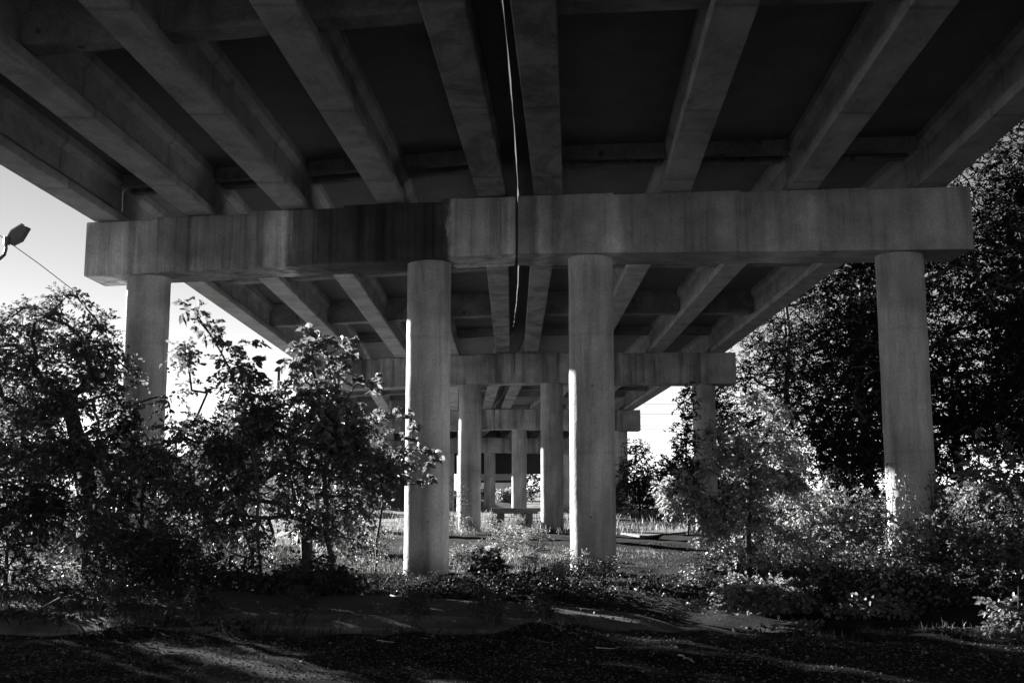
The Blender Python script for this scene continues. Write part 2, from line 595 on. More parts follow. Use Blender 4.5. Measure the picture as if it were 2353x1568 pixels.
def build_span(i, side):
    """i indexes Yext: span from Yext[i] to Yext[i+1]"""
    gs = GL if side == 'left' else GR
    Y0, Y1 = Yext[i], Yext[i + 1]
    X0, X1 = Xext[i], Xext[i + 1]
    z0, z1 = zc(Y0), zc(Y1)
    mid = ((X0 + X1) / 2 + sum(gs) / len(gs), (Y0 + Y1) / 2)
    names = ['running away behind the camera', 'overhead in the foreground', 'between the first and second piers', 'between the second and third piers', 'between the third and fourth piers', 'ending at the dark overpass']
    look = {'left': 'five-girder concrete bridge span on the left, ', 'right': 'four-girder concrete bridge span on the right, '}[side]
    e = empty('bridge_span', (mid[0], mid[1], (z0 + z1) / 2 + 1.3), look + names[i], 'bridge span', 'concrete spans of the bridges')

    def ends(o):
        a = Vector((X0 + o, Y0 + TH_CAP / 2 - SK * o + .03, z0 + seat(o) + .004))
        b = Vector((X1 + o, Y1 + TH_CAP / 2 - SK * o - .03, z1 + seat(o) + .004))
        return a, b
    for gi, o in enumerate(gs):
        a, b = ends(o)
        d = (b - a).normalized()
        r = Vector((d.y, -d.x, 0)).normalized()
        m = MB()
        N = 6
        secs = []
        for k in range(N + 1):
            p = a.lerp(b, k / N)
            secs.append([p + r * x + Vector((0, 0, z)) for x, z in GP])
        m.loft(secs)
        inner = (side == 'left' and gi == len(gs) - 1) or (side == 'right' and gi == 0)
        g = m.build('girder', M['girder_stained'] if inner else M['girder'], e)
        bevel(g, .018, 1)
    # diaphragms: at third points full, at the ends shallow
    for oa, ob in zip(gs[:-1], gs[1:]):
        (a0, a1), (b0, b1) = ends(oa), ends(ob)
        for t in (.335, .665):
            pa, pb = a0.lerp(a1, t), b0.lerp(b1, t)
            r = (pb - pa)
            L = Vector((r.x, r.y, 0)).length
            def pt(f, s, h):     # f: distance from a web ... s: side
                q = pa.lerp(pb, (f / L) if s == 0 else 1 - f / L)
                return q + Vector((0, 0, h))
            prof = [pt(.17, 0, .31), pt(.088, 0, .40), pt(.088, 0, .8), pt(.19, 0, .96), pt(.19, 0, 1.12),
                    pt(.19, 1, 1.12), pt(.19, 1, .96), pt(.088, 1, .8), pt(.088, 1, .40), pt(.17, 1, .31)]
            m = MB()
            dv = Vector((0, .12, 0))
            m.loft([[p - dv for p in prof], [p + dv for p in prof]])
            dl = Vector((0, .19, 0))
            led = [pt(.175, 0, .295), pt(.135, 0, .375), pt(.135, 1, .375), pt(.175, 1, .295)]
            m.loft([[p - dl for p in led], [p + dl for p in led]])
            m.build('diaphragm', M['diaphragm'], e)
        for t, s in ((0, 1), (1, -1)):
            pa, pb = a0.lerp(a1, t), b0.lerp(b1, t)
            m = MB()
            q0, q1 = pa + Vector((.21, s * .25, 0)), pb + Vector((-.21, s * .25, 0))
            dv = Vector((0, .11, 0))
            h0, h1 = Vector((0, 0, .84)), Vector((0, 0, 1.12))
            m.loft([[q - dv for q in (q0 + h0, q1 + h0, q1 + h1, q0 + h1)], [q + dv for q in (q0 + h0, q1 + h0, q1 + h1, q0 + h1)]])
            m.build('end_diaphragm', M['diaphragm'], e)
    # deck slab following the curve of the road
    sl = .0165
    if side == 'left':
        os_ = [-9.85, -8.95, -.49, -sl]
    else:
        os_ = [sl, .69, 8.26, 9.15]
    m = MB()
    NS = 44
    secs = []
    psecs = []
    for k in range(NS + 1):
        f = k / NS
        bot, topp = [], []
        def zg(o):
            return z0 + (z1 - z0) * f + seat(o) + GH - .012
        for o in os_:
            Ya = Y0 + TH_CAP / 2 + (.012 if k == 0 else 0) - (.012 if k == NS else 0)
            Yb = Y0 + (Y1 - Y0) * f + TH_CAP / 2 - SK * o
            Yb += .012 if k == 0 else (-.012 if k == NS else 0)
            wob = (.006 * math.sin(Yb * 1.7 + (1 if side == 'left' else 2.5)) + .004 * math.sin(Yb * 5.3) - .012 * max(0, math.sin(Yb * 2.1) - .975) / .025) * (abs(o) < .1)
            X = slitX(Yb + SK * o) + o + wob * (1 if side == 'right' else -1)
            bot.append(Vector((X, Yb, zg(o))))
            topp.append(Vector((X, Yb, zg(o) + .21)))
        secs.append(bot + topp[::-1])
        oe = bot[0] if side == 'left' else bot[-1]
        sg = -1 if side == 'left' else 1
        w = [(-.02, .208), (-.34, .208), (-.30, .45), (-.2, .62), (-.18, 1.02), (-.02, 1.02)]
        psecs.append([oe + Vector((sg * x, 0, z)) for x, z in w])
    m.loft(secs)
    m.build('deck_slab', M['deck'], e)
    m = MB()
    m.loft(psecs)
    m.build('parapet', M['cap'], e)
    return e


for i in range(0, 5):
    for side in ('left', 'right'):
        build_pier(i, side)
for i in range(6):
    for side in ('left', 'right'):
        build_span(i, side)

# ------------------------------------------------------------------ ground and paving
def ground_z(x, y):
    x = np.asarray(x, float)
    y = np.asarray(y, float)
    z = .035 * np.sin(x * .9 + 1.3 * np.sin(y * .5)) + .03 * np.sin(y * 1.1 + x * .4) + .018 * np.sin(2.7 * x + 1.9 * y) + .012 * np.sin(5.1 * x - 3.3 * y)
    near = np.exp(-((y - 14.9) / 1.9) ** 2) * (x < 4.2)
    z = z - .16 * near
    z = z + (.045 + .04 * np.sin(x * 1.3 + 1) + .03 * np.sin(x * 3.7) + .015 * np.sin(x * 9.1)) * np.exp(-((y - 13.15 - .12 * np.sin(x * .8)) / .28) ** 2) * (np.abs(x) < 12)
    damp = np.exp(-(np.maximum(0, np.hypot(x, y) - 60) / 60) ** 2)
    return z * damp


s = np.linspace(-1, 1, 261)
gx = 9 * np.sinh(s * 5.0) / math.sinh(5.0) * 110 * .9 * .12 + s * 10
gx = np.sign(s) * (np.abs(s) * 14 + (np.abs(s) ** 6) * 900)
t = np.linspace(0, 1, 300)
gy = -60 + 66 * np.minimum(1, t / .1) + np.where(t > .1, (t - .1) / .9 * 44 + ((t - .1) / .9) ** 6 * 1500, 0)
GXm, GYm = np.meshgrid(gx, gy)
V = np.stack([GXm, GYm, ground_z(GXm, GYm)], -1).reshape(-1, 3)
idx = np.arange(V.shape[0]).reshape(GXm.shape)
F = np.stack([idx[:-1, :-1], idx[:-1, 1:], idx[1:, 1:], idx[1:, :-1]], -1).reshape(-1, 4)
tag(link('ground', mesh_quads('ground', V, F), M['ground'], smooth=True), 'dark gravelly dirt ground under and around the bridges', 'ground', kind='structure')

# concrete strip in the shade in front of the piers
m = MB()
kb = MB()
far = [(-14, 1362), ]
fp = [G(-200, 1368), G(200, 1362), G(560, 1363), G(900, 1378), G(1250, 1396), G(1470, 1412), G(1600, 1434)]
npnt = [G(-200, 1440), G(200, 1430), G(560, 1420), G(900, 1424), G(1250, 1432), G(1470, 1438), G(1600, 1444)]
bot = [G(-200, 1460), G(200, 1450), G(560, 1436), G(900, 1442), G(1250, 1447), G(1470, 1449), G(1602, 1447)]
for k in range(6):
    z0_, z1_ = (.06, .06) if k < 4 else ((.06, .02) if k == 4 else (.02, -.10))
    a0, a1 = fp[k] + [0, 0, z0_], fp[k + 1] + [0, 0, z1_]
    b0, b1 = npnt[k] + [0, 0, z0_], npnt[k + 1] + [0, 0, z1_]
    c0, c1 = bot[k] + [0, 0, -.11], bot[k + 1] + [0, 0, -.11]
    dn = np.array([0, 0, -.25])
    m.add([a0, a1, b1, b0, a0 + dn, a1 + dn, b0 + dn, b1 + dn], [(0, 3, 2, 1), (0, 1, 5, 4), (3, 6, 7, 2)])
    c0, c1 = bot[k] + [0, 0, z0_ - .05], bot[k + 1] + [0, 0, z1_ - .06]
    g0, g1 = b0 + [0, -.03, .012], b1 + [0, -.03, .012]
    kb.add([g0, g1, c1, c0, g0 + dn, g1 + dn, c0 + dn, c1 + dn], [(0, 3, 2, 1), (0, 1, 5, 4), (3, 6, 7, 2)])
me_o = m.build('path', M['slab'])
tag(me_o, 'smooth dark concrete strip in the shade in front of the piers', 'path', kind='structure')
tag(kb.build('kerb', M['kerb']), 'sloping kerb with skylight put into its paler colour, along the near edge of the concrete strip', 'kerb', kind='structure')

# far bank of grass seen between the columns
bx = np.linspace(-34, 4, 60)
by = np.linspace(96, 122, 30)
BX, BY = np.meshgrid(bx, by)
hh = 3.0 / (1 + np.exp((BX + 6.0) / 2.0)) * np.clip((BY - 96) / 6, 0, 1) * np.clip((122 - BY) / 6, 0, 1) - .08
hh += .12 * np.sin(BX * 1.7 + BY) * (hh > .1)
V = np.stack([BX, BY, hh], -1).reshape(-1, 3)
idx = np.arange(V.shape[0]).reshape(BX.shape)
F = np.stack([idx[:-1, :-1], idx[:-1, 1:], idx[1:, 1:], idx[1:, :-1]], -1).reshape(-1, 4)
tag(link('hill', mesh_quads('hill', V, F), M['grass'], smooth=True), 'grassy bank sloping down behind the far piers', 'hill', kind='structure')


# ------------------------------------------------------------------ foliage tools
def norm(a):
    return a / np.maximum(np.linalg.norm(a, axis=-1, keepdims=True), 1e-9)


NSPREAD = .95


def leaf_arrays(base, d, length, width, r, fold=.25, six=True, droop=.25):
    """folded ovate leaves: base points, directions, sizes"""
    N = len(base)
    d = norm(d)
    up = norm(r.normal(size=(N, 3)) * NSPREAD + np.array([0, 0, .7]))
    side = norm(np.cross(d, up))
    nrm = norm(np.cross(side, d))
    L = length[:, None]
    W = width[:, None]
    f = fold * W
    tip = base + d * L - np.array([0, 0, 1.0]) * L * droop
    if six:
        m1 = base + d * L * .3
        m2 = base + d * L * .68 - np.array([0, 0, 1.0]) * L * droop * .4
        V = np.stack([base, m1 - side * W * .5 + nrm * f, m2 - side * W * .38 + nrm * f, tip, m2 + side * W * .38 + nrm * f, m1 + side * W * .5 + nrm * f], 1)
        k = np.arange(N)[:, None] * 6
        F = np.concatenate([k + np.array([[0, 1, 2, 3]]), k + np.array([[0, 3, 4, 5]])], 0)
    else:
        m1 = base + d * L * .45
        V = np.stack([base, m1 - side * W * .5 + nrm * f, tip, m1 + side * W * .5 + nrm * f], 1)
        k = np.arange(N)[:, None] * 4
        F = k + np.array([[0, 1, 2, 3]])
    return V.reshape(-1, 3), F


def grow(trunk, tips, r, step=.35, sag=.12):
    """skeleton joining every tip to the nearest limb; returns nodes, parent index"""
    nodes = [trunk[0]]
    par = [-1]
    for a, b in zip(trunk[:-1], trunk[1:]):
        n = max(1, int(np.linalg.norm(b - a) / step))
        for k in range(n):
            nodes.append(a + (b - a) * (k + 1) / n + r.normal(size=3) * .02)
            par.append(len(nodes) - 2)
    cap = len(nodes) + len(tips) * 12
    A = np.zeros((cap, 3))
    A[:len(nodes)] = nodes
    cnt = len(nodes)
    order = np.argsort(np.linalg.norm(tips - trunk[-1], axis=1) * .6 + np.linalg.norm(tips - trunk[len(trunk) // 2], axis=1) * .4)
    tipnode = []
    lo = max(1, int(cnt * .18))
    for ti in order:
        p = tips[ti]
        dv = p - A[lo:cnt]
        dist = np.linalg.norm(dv, axis=1) + np.maximum(0, -dv[:, 2]) * .9
        j = int(np.argmin(dist)) + lo
        q = A[j]
        L = np.linalg.norm(p - q)
        n = min(8, max(1, int(L / step)))
        pr = j
        off = r.normal(size=3) * L * .10
        for k in range(n):
            f = (k + 1) / n
            if cnt >= cap: break
            A[cnt] = q + (p - q) * f + off * math.sin(math.pi * f) + np.array([0, 0, sag * L * math.sin(math.pi * f)])
            par.append(pr)
            pr = cnt
            cnt += 1
        tipnode.append((ti, pr))
    return A[:cnt], np.array(par), tipnode


def limb_mesh(name, A, par, r0, rtip, n=5, expo=.5, twigs=None):
    cntc = np.ones(len(A))
    for k in range(len(A) - 1, 0, -1):
        cntc[par[k]] += cntc[k]
    mx = cntc[0]
    rad = rtip + (r0 - rtip) * (cntc / mx) ** expo
    rad[cntc <= 1.5] = rtip * .6
    i = np.arange(1, len(A))
    a, b = A[par[i]], A[i]
    ra, rb = np.minimum(rad[par[i]], rad[i] * 1.5), rad[i]
    d = norm(b - a)
    ref = np.where(np.abs(d[:, 2:3]) > .9, np.array([[1.0, 0, 0]]), np.array([[0, 0, 1.0]]))
    s1 = norm(np.cross(d, ref))
    s2 = np.cross(d, s1)
    ang = np.linspace(0, 2 * np.pi, n, endpoint=False)
    ring = s1[:, None] * np.cos(ang)[None, :, None] + s2[:, None] * np.sin(ang)[None, :, None]
    Va = a[:, None] + ring * ra[:, None, None]
    Vb = b[:, None] + ring * rb[:, None, None]
    V = np.concatenate([Va, Vb], 1).reshape(-1, 3)
    k = (np.arange(len(i)) * 2 * n)[:, None]
    q = []
    for j in range(n):
        q.append(k + np.array([[j, (j + 1) % n, n + (j + 1) % n, n + j]]))
    q = np.concatenate(q, 0)
    if twigs is not None:
        V2, F2 = twig_arrays(twigs[0], twigs[1], rtip * .5)
        q = np.concatenate([q, F2 + len(V)], 0)
        V = np.concatenate([V, V2], 0)
    return mesh_quads(name, V, q)


def crown_tips(ells, ntips, r, clump=.0, nclump=0, hollow=.35):
    """ells: list of (centre, radii, weight)"""
    w = np.array([e[2] for e in ells], float)
    w /= w.sum()
    out = []
    for (c, rad, _), wi in zip(ells, w):
        n = max(3, int(ntips * wi))
        if nclump:
            kc = max(2, int(nclump * wi))
            cc = norm(r.normal(size=(kc, 3))) * (r.uniform(hollow, 1, (kc, 1)) ** .6)
            pick = r.integers(0, kc, n)
            p = cc[pick] + r.normal(size=(n, 3)) * clump
        else:
            p = norm(r.normal(size=(n, 3))) * (r.uniform(hollow ** 3, 1, (n, 1)) ** (1 / 3))
        out.append(np.array(c) + p * np.array(rad))
    return np.concatenate(out, 0)


def sprays(tips, tdir, r, twigs=3, leaves=8, tl=.35, ll=.09, lw=.06, spread=.8, six=True, droopy=.0, lvar=.35):
    """leafy twigs at every tip: returns leaf arrays and twig segments"""
    N = len(tips)
    T = np.repeat(tips, twigs, 0)
    D = norm(np.repeat(tdir, twigs, 0) + r.normal(size=(N * twigs, 3)) * spread + np.array([0, 0, .15 - droopy]))
    TL = tl * r.uniform(.5, 1.35, N * twigs)
    f = np.tile(np.linspace(.12, 1.0, leaves), N * twigs)
    B = np.repeat(T, leaves, 0)
    DD = np.repeat(D, leaves, 0)
    LL = np.repeat(TL, leaves)
    curve = np.array([0, 0, -1.0]) * (f ** 2 * LL * (.18 + droopy * .4))[:, None]
    base = B + DD * (f * LL)[:, None] + curve
    sgn = np.tile(np.where(np.arange(leaves) % 2 == 0, 1, -1), N * twigs)
    perp = norm(np.cross(DD, norm(r.normal(size=(len(DD), 3)) * .4 + np.array([0, 0, 1.0]))))
    ld = norm(DD * .55 + perp * sgn[:, None] * .8 + r.normal(size=DD.shape) * .35)
    sz = r.uniform(1 - lvar, 1 + lvar, len(base))
    V, F = leaf_arrays(base, ld, ll * sz, lw * sz, r, six=six)
    ends = T + D * TL[:, None] + np.array([0, 0, -1.0]) * (TL * (.18 + droopy * .4))[:, None]
    return V, F, T, ends


def twig_arrays(a, b, rad):
    """three-sided slivers for the finest twigs"""
    d = norm(b - a)
    s1 = norm(np.cross(d, np.array([[.3, .2, 1.0]])))
    s2 = np.cross(d, s1)
    c = [s1, -s1 * .5 + s2 * .87, -s1 * .5 - s2 * .87]
    V = np.stack([a + q * rad for q in c] + [b + q * rad * .3 for q in c], 1).reshape(-1, 3)
    k = (np.arange(len(a)) * 6)[:, None]
    F = np.concatenate([k + np.array([[j, (j + 1) % 3, 3 + (j + 1) % 3, 3 + j]]) for j in range(3)], 0)
    return V, F


def woody(name, label, cat, base, trunk, ells, ntips, leafm, seed, group=None, r0=.09, rtip=.006, twigs=3, leaves=8, tl=.35, ll=.09, lw=.06,
          nclump=0, clump=.2, six=True, barkm=None, spread=.8, droopy=0, hollow=.35, extra_trunks=(), extra_tips=None, crown='crown', expo=.5, step=.35):
    """a tree or shrub: Empty > trunk (limbs), crown (leaves)"""
    r = np.random.default_rng(seed)
    base = np.array(base, float)
    e = empty(name, base, label, cat, group)
    tips = crown_tips(ells, ntips, r, clump, nclump, hollow)
    if extra_tips is not None:
        tips = np.concatenate([tips, np.array(extra_tips)], 0)
    zmin = .08
    tips[:, 2] = np.maximum(tips[:, 2], zmin + r.uniform(0, .3, len(tips)))
    trunk = [np.array(p, float) for p in trunk]
    A, par, tn = grow(trunk, tips, r, step)
    tpos = np.array([A[k] for _, k in tn])
    tdir = np.array([A[k] - A[par[k]] for _, k in tn])
    tdir = norm(tdir)
    V, F, T, E = sprays(tpos, tdir, r, twigs, leaves, tl, ll, lw, spread, six, droopy)
    V = V.copy()
    V[:, 2] = np.maximum(V[:, 2], .01)
    link(crown, mesh_quads('leaves', V, F), leafm, e)
    link('trunk' if cat == 'tree' else 'stems', limb_mesh('limbs', A, par, r0, rtip, expo=expo, twigs=(T, E)), barkm or M['bark'], e, smooth=True)
    return e


def ell(px, py, rx, ry, Y, rd, w=1.0):
    c = P(px, py, Y)
    k = Y / FPX
    return (c, (rx * k, rd, ry * k), w * (rx * k) * rd * (ry * k))


# ------------------------------------------------------------------ left: trees and shrubs against the sky
bA = G(205, 1300)
YA = 20.8
tA = [P(208, 1300, YA) * [1, 1, 0], P(207, 1200, YA), P(200, 1130, YA), P(185, 1060, YA), P(170, 960, YA), P(150, 860, YA)]
woody('mulberry_tree', 'dark broad-leaved tree with thick black trunk standing left of the left column', 'tree', tA[0], tA,
      [ell(130, 850, 190, 130, YA, 1.4), ell(0, 900, 150, 150, YA, 1.3, .9), ell(200, 960, 110, 130, YA - .3, 1.0, 1.0), ell(50, 715, 100, 60, YA, 1.2, .6),
       ell(185, 730, 75, 70, YA, .8, .8), ell(140, 1080, 170, 90, YA, 1.8, .8), ell(270, 960, 70, 150, YA - 1.2, .5, .9), ell(340, 1000, 60, 120, YA - 1.2, .5, .8),
       ell(10, 1120, 110, 90, YA - 1.5, .7, .9), ell(300, 1130, 90, 110, YA - 1.3, .5, 1.0), ell(310, 1230, 70, 50, YA - 1.6, .4, .9), ell(90, 1010, 150, 90, YA - .8, .8, .9)],
      880, M['leaf_mulberry'], 3, r0=.21, twigs=3, leaves=8, tl=.42, ll=.088, lw=.06, clump=.11, nclump=170, droopy=.3)
YB = 20.4
tB = [P(705, 1345, YB) * [1, 1, 0], P(703, 1250, YB), P(700, 1170, YB), P(675, 1080, YB), P(650, 1000, YB)]
woody('mulberry_tree', 'slender-trunked leafy tree between the left column and the next column', 'tree', tB[0], tB,
      [ell(520, 960, 150, 110, YB, 1.0), ell(660, 1060, 200, 130, YB, 1.2), ell(810, 1060, 100, 85, YB, 1.1, .9), ell(460, 1080, 120, 110, YB, 1.4, .9),
       ell(640, 930, 110, 70, YB, 1.0, .8), ell(560, 1180, 220, 60, YB, 1.0, .45), ell(850, 1110, 80, 80, YB, .8, .9), ell(430, 850, 60, 70, YB, .6, .8),
       ell(580, 890, 80, 60, YB, .7, .8), ell(900, 1060, 50, 40, YB, .5, .9), ell(760, 1010, 110, 70, YB, .9, .9), ell(640, 1150, 210, 90, YB - .5, .8, .9), ell(450, 1160, 90, 90, YB - .8, .6, .9), ell(820, 1200, 70, 60, YB - .4, .5, .6)],
      760, M['leaf_mulberry'], 4, r0=.12, twigs=3, leaves=8, tl=.40, ll=.085, lw=.058, clump=.11, nclump=190, droopy=.3)
# tall shoot crossing the sky
YC = 19.2
sh = [P(600, 1310, YC) * [1, 1, 0], P(590, 1100, YC), P(560, 950, YC), P(530, 850, YC), P(490, 770, YC), P(440, 710, YC)]
tt = [P(x, y, YC + rng.normal() * .15) for x, y in [(432, 706), (450, 712), (455, 735), (470, 745), (488, 750), (500, 775), (515, 790), (530, 800), (520, 830), (545, 840), (560, 865), (575, 790), (580, 830), (590, 860), (560, 900), (600, 880), (540, 870), (600, 920)]]
woody('leafy_shoot', 'tall arching leafy shoot sticking up into the bare sky', 'shrub', sh[0], sh, [ell(570, 950, 40, 60, YC, .5)], 20, M['leaf_mulberry'], 5, r0=.03,
      twigs=3, leaves=6, tl=.22, ll=.13, lw=.09, extra_tips=tt, crown='leaves')
YD = 20.0
tD = [P(760, 1330, YD) * [1, 1, 0], P(750, 1150, YD), P(735, 1000, YD), P(730, 900, YD), P(715, 800, YD)]
tt = [P(x, y, YD + rng.normal() * .2) for x, y in [(700, 770), (705, 790), (690, 800), (718, 800), (750, 790), (765, 785), (790, 795), (805, 790), (800, 815), (780, 820), (820, 880), (835, 885), (845, 875), (700, 830), (680, 850)]]
woody('vine_draped_shrub', 'tall upright shrub with big pale sunlit leaves reaching up to the girders', 'shrub', tD[0], tD,
      [ell(725, 850, 55, 70, YD, .6), ell(740, 930, 60, 70, YD, .7), ell(770, 990, 70, 60, YD, .8)], 75, M['leaf_ivy'], 6, r0=.05,
      twigs=3, leaves=7, tl=.25, ll=.13, lw=.095, extra_tips=tt, crown='leaves', droopy=.3)
# sprig crossing the left-middle column
YE = 20.6
tE = [P(860, 1325, YE) * [1, 1, 0], P(870, 1200, YE), P(890, 1110, YE), P(920, 1050, YE), P(950, 1030, YE)]
tt = [P(x, y, YE + rng.normal() * .1) for x, y in [(945, 960), (950, 985), (945, 1010), (960, 1030), (975, 1035), (990, 1040), (1000, 1060), (975, 1070), (985, 1100), (905, 950), (880, 945), (890, 960), (955, 1110), (930, 1030)]]
woody('climbing_vine', 'thin leafy vine spreading across the foot half of the left-middle column', 'vine', tE[0], tE, [ell(890, 1090, 50, 60, YE, .5)], 50, M['leaf_ivy'], 7,
      r0=.025, twigs=3, leaves=6, tl=.16, ll=.11, lw=.085, extra_tips=tt, crown='leaves')
# dark shrubs low on the left in front of the trees
low = [('drooping dark shrub below the slender tree', 560, 1300, 170, 60, 18.2, .8, 80, 'leaf_dark', .08),
       ('dark shrub crouching at the foot of the left column', 310, 1270, 90, 75, 18.4, .7, 120, 'leaf_dark', .085),
       ('dark shrub at the left edge beyond the concrete strip', 20, 1220, 110, 110, 19.0, .8, 200, 'leaf_dark', .09),
       ('small dark bush hanging over the concrete strip', 700, 1345, 90, 25, 17.4, .6, 90, 'leaf_dark', .09)]
for n, (lb, px, py, rx, ry, Y, rd, nt_, mt, ll) in enumerate(low):
    b = P(px, py, Y) * [1, 1, 0]
    woody('shrub', lb, 'shrub', b, [b, b + [0, 0, .3], b + [0, 0, .6]], [ell(px, py, rx, ry, Y, rd)], nt_, M[mt], 20 + n, 'dark shrubs on the left', r0=.04,
          twigs=3, leaves=7, tl=.3, ll=ll, lw=ll * .6, crown='leaves', droopy=.5, clump=.2, nclump=30)
b = P(320, 1300, 20.9) * [1, 1, 0]  # dark leaves added to stand in for deep shade on the left column
woody('shrub', 'tall dark shrub added over the left column in place of deep shade', 'shrub', b, [b, b + [0, 0, 1], b + [0, 0, 2]], [ell(320, 1130, 70, 120, 20.9, .35), ell(300, 1010, 50, 60, 20.9, .3), ell(350, 1240, 80, 50, 20.7, .4)], 240, M['leaf_dark'], 29,
      'dark shrubs on the left', r0=.04, twigs=3, leaves=7, tl=.28, ll=.085, lw=.055, crown='leaves', droopy=.4, clump=.2, nclump=40)
# bare branching sapling at lower left
bS = P(105, 1430, 14.6) * [1, 1, 0]
tt = [P(x, y, 14.6 + rng.normal() * .15) for x, y in [(60, 1300), (40, 1340), (90, 1320), (150, 1330), (170, 1300), (120, 1290), (30, 1380), (180, 1350), (140, 1380)]]
woody('bare_sapling', 'thin forked grey sapling rising from the near left edge of the strip', 'shrub', bS, [bS, P(100, 1400, 14.6)], [ell(110, 1320, 60, 30, 14.6, .3)], 12, M['leaf_dark'], 31, r0=.016,
      rtip=.004, twigs=2, leaves=4, tl=.15, ll=.06, lw=.035, extra_tips=tt, crown='leaves', barkm=M['twig'])

# sunlit growth behind the left trees
back = [('sunlit hedge-like bush seen through the gap beside the thick trunk', 130, 1210, 130, 60, 31, 1.6, 420, 'leaf_ivy'),
        ('sunlit bush glimpsed behind the slender tree, right of the left column', 480, 1225, 110, 40, 32, 1.4, 300, 'leaf_ivy'),
        ('low sunlit bush behind the foot of the slender tree', 760, 1200, 90, 40, 30, 1.2, 260, 'leaf_bright'),
        ('tall shaded bush far behind the thick dark trunk', 20, 1040, 160, 110, 36, 2.0, 320, 'leaf_mulberry')]
for n, (lb, px, py, rx, ry, Y, rd, nt_, mt) in enumerate(back):
    b = P(px, py, Y) * [1, 1, 0]
    woody('bush', lb, 'bush', b, [b, b + [0, 0, .4], b + [0, 0, .8]], [ell(px, py, rx, ry, Y, rd)], nt_, M[mt], 40 + n, 'bushes beyond the left trees', r0=.05,
          twigs=3, leaves=7, tl=.35, ll=.10, lw=.065, crown='leaves', six=False, clump=.2, nclump=40)

# unseen trees added left of the frame to shade foreground and girders
for n, (x, y, h, rr) in enumerate([(-16.4, 20.6, 5.6, 2.5), (-20.6, 26.0, 6.6, 2.8), (-25.5, 31.5, 7.5, 3.2), (-14.8, 13.0, 6.0, 2.9), (-15.5, 6.0, 6.5, 3.1), (-20.5, 17.0, 7.2, 2.9)]):
    b = np.array([x, y, 0.0])
    woody('added_shade_tree', ['round added shading tree just outside the left edge', 'broad added shading tree further left along the bridge', 'tallest added shading tree far out on the left', 'round added tree outside the frame shading the foreground', 'added shading tree level with the foreground on the left', 'second-row added shading tree on the left'][n], 'tree', b,
          [b, b + [0, 0, h * .3], b + [.2, 0, h * .6]], [((x, y, h * .62), (rr, rr * .8, h * .38), 1)], 620, M['leaf_mulberry'], 60 + n, 'added shading trees left of the bridge', r0=.16,
          twigs=3, leaves=8, tl=.45, ll=.14, lw=.10, six=False, clump=.2, nclump=110)

# ------------------------------------------------------------------ right: forest and undergrowth
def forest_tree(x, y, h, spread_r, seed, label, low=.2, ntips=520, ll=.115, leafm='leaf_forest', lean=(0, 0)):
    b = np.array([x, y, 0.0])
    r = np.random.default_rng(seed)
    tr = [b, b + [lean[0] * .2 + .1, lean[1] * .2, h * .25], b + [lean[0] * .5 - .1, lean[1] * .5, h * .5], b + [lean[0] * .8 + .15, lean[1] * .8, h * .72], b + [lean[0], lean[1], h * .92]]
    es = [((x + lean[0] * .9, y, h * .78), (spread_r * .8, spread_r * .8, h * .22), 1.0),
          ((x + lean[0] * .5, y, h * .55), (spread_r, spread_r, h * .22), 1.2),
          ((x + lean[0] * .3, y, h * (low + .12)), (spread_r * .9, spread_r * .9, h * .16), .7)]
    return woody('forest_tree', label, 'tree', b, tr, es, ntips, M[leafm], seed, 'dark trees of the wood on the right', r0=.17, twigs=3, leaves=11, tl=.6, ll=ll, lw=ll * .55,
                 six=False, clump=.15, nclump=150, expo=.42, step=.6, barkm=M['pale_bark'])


forest_tree(13.4, 25.0, 13.5, 2.6, 101, 'tall dark tree at the right edge with pale twigs against the girders', ntips=600)
forest_tree(11.8, 30.5, 12.5, 2.6, 102, 'dark tree with sky speckling through it just right of the right column', ntips=520)
forest_tree(16.8, 31.0, 15.0, 3.2, 103, 'thick leaning dark tree behind the one at the right edge', ntips=600, lean=(-1.2, 0))
forest_tree(15.3, 42.0, 14.5, 3.4, 104, 'dark tree showing between the right column and the second pier', ntips=650)
forest_tree(20.5, 40.0, 16.0, 3.6, 105, 'tall dark tree deep in the wood at the right', ntips=600)
forest_tree(13.0, 50.0, 12.5, 3.2, 106, 'dark tree filling the space beside the second pier cap', ntips=700)
forest_tree(19.0, 54.0, 15.0, 4.0, 107, 'broad dark tree far back behind the right column', ntips=700)
forest_tree(12.2, 37.0, 11.0, 2.4, 108, 'narrow dark tree just above the bright shrub', ntips=560)
forest_tree(16.5, 64.0, 14.0, 4.0, 109, 'distant dark tree closing the wood near the second pier', ntips=600)
forest_tree(24.5, 50.0, 17.0, 4.2, 110, 'tallest dark tree at the back of the wood', ntips=600)
forest_tree(10.2, 55.0, 8.5, 1.6, 111, 'slim sunlit sapling beside the right column of the second pier', ntips=260, ll=.12, low=.1)
forest_tree(15.5, 27.5, 6.5, 2.6, 113, 'low spreading dark tree filling the gap right of the right column', low=.05, ntips=520)
forest_tree(19.5, 33.0, 7.5, 3.2, 114, 'low dark tree standing further back in the wood', low=.05, ntips=520)
forest_tree(15.0, 36.0, 6.0, 2.6, 115, 'low dark tree behind the sunlit thicket', low=.05, ntips=480)
forest_tree(23.0, 45.0, 8.0, 4.0, 116, 'low broad dark tree far back in the wood', low=.05, ntips=520)
forest_tree(11.4, 21.5, 7.0, 1.5, 112, 'low dark tree right behind the ivy at the right edge', ntips=300, low=.1)

for n, (x, y) in enumerate([(15.0, 15.5), (14.0, 8.0), (13.5, 0.5), (16, -8)]):
    forest_tree(x, y, 12.5 + n % 2, 3.2, 130 + n, ['dark tree just outside the right edge', 'dark tree outside the frame beside the foreground', 'dark tree level with the camera on the right', 'dark tree behind the camera on the right'][n], ntips=420, ll=.2)

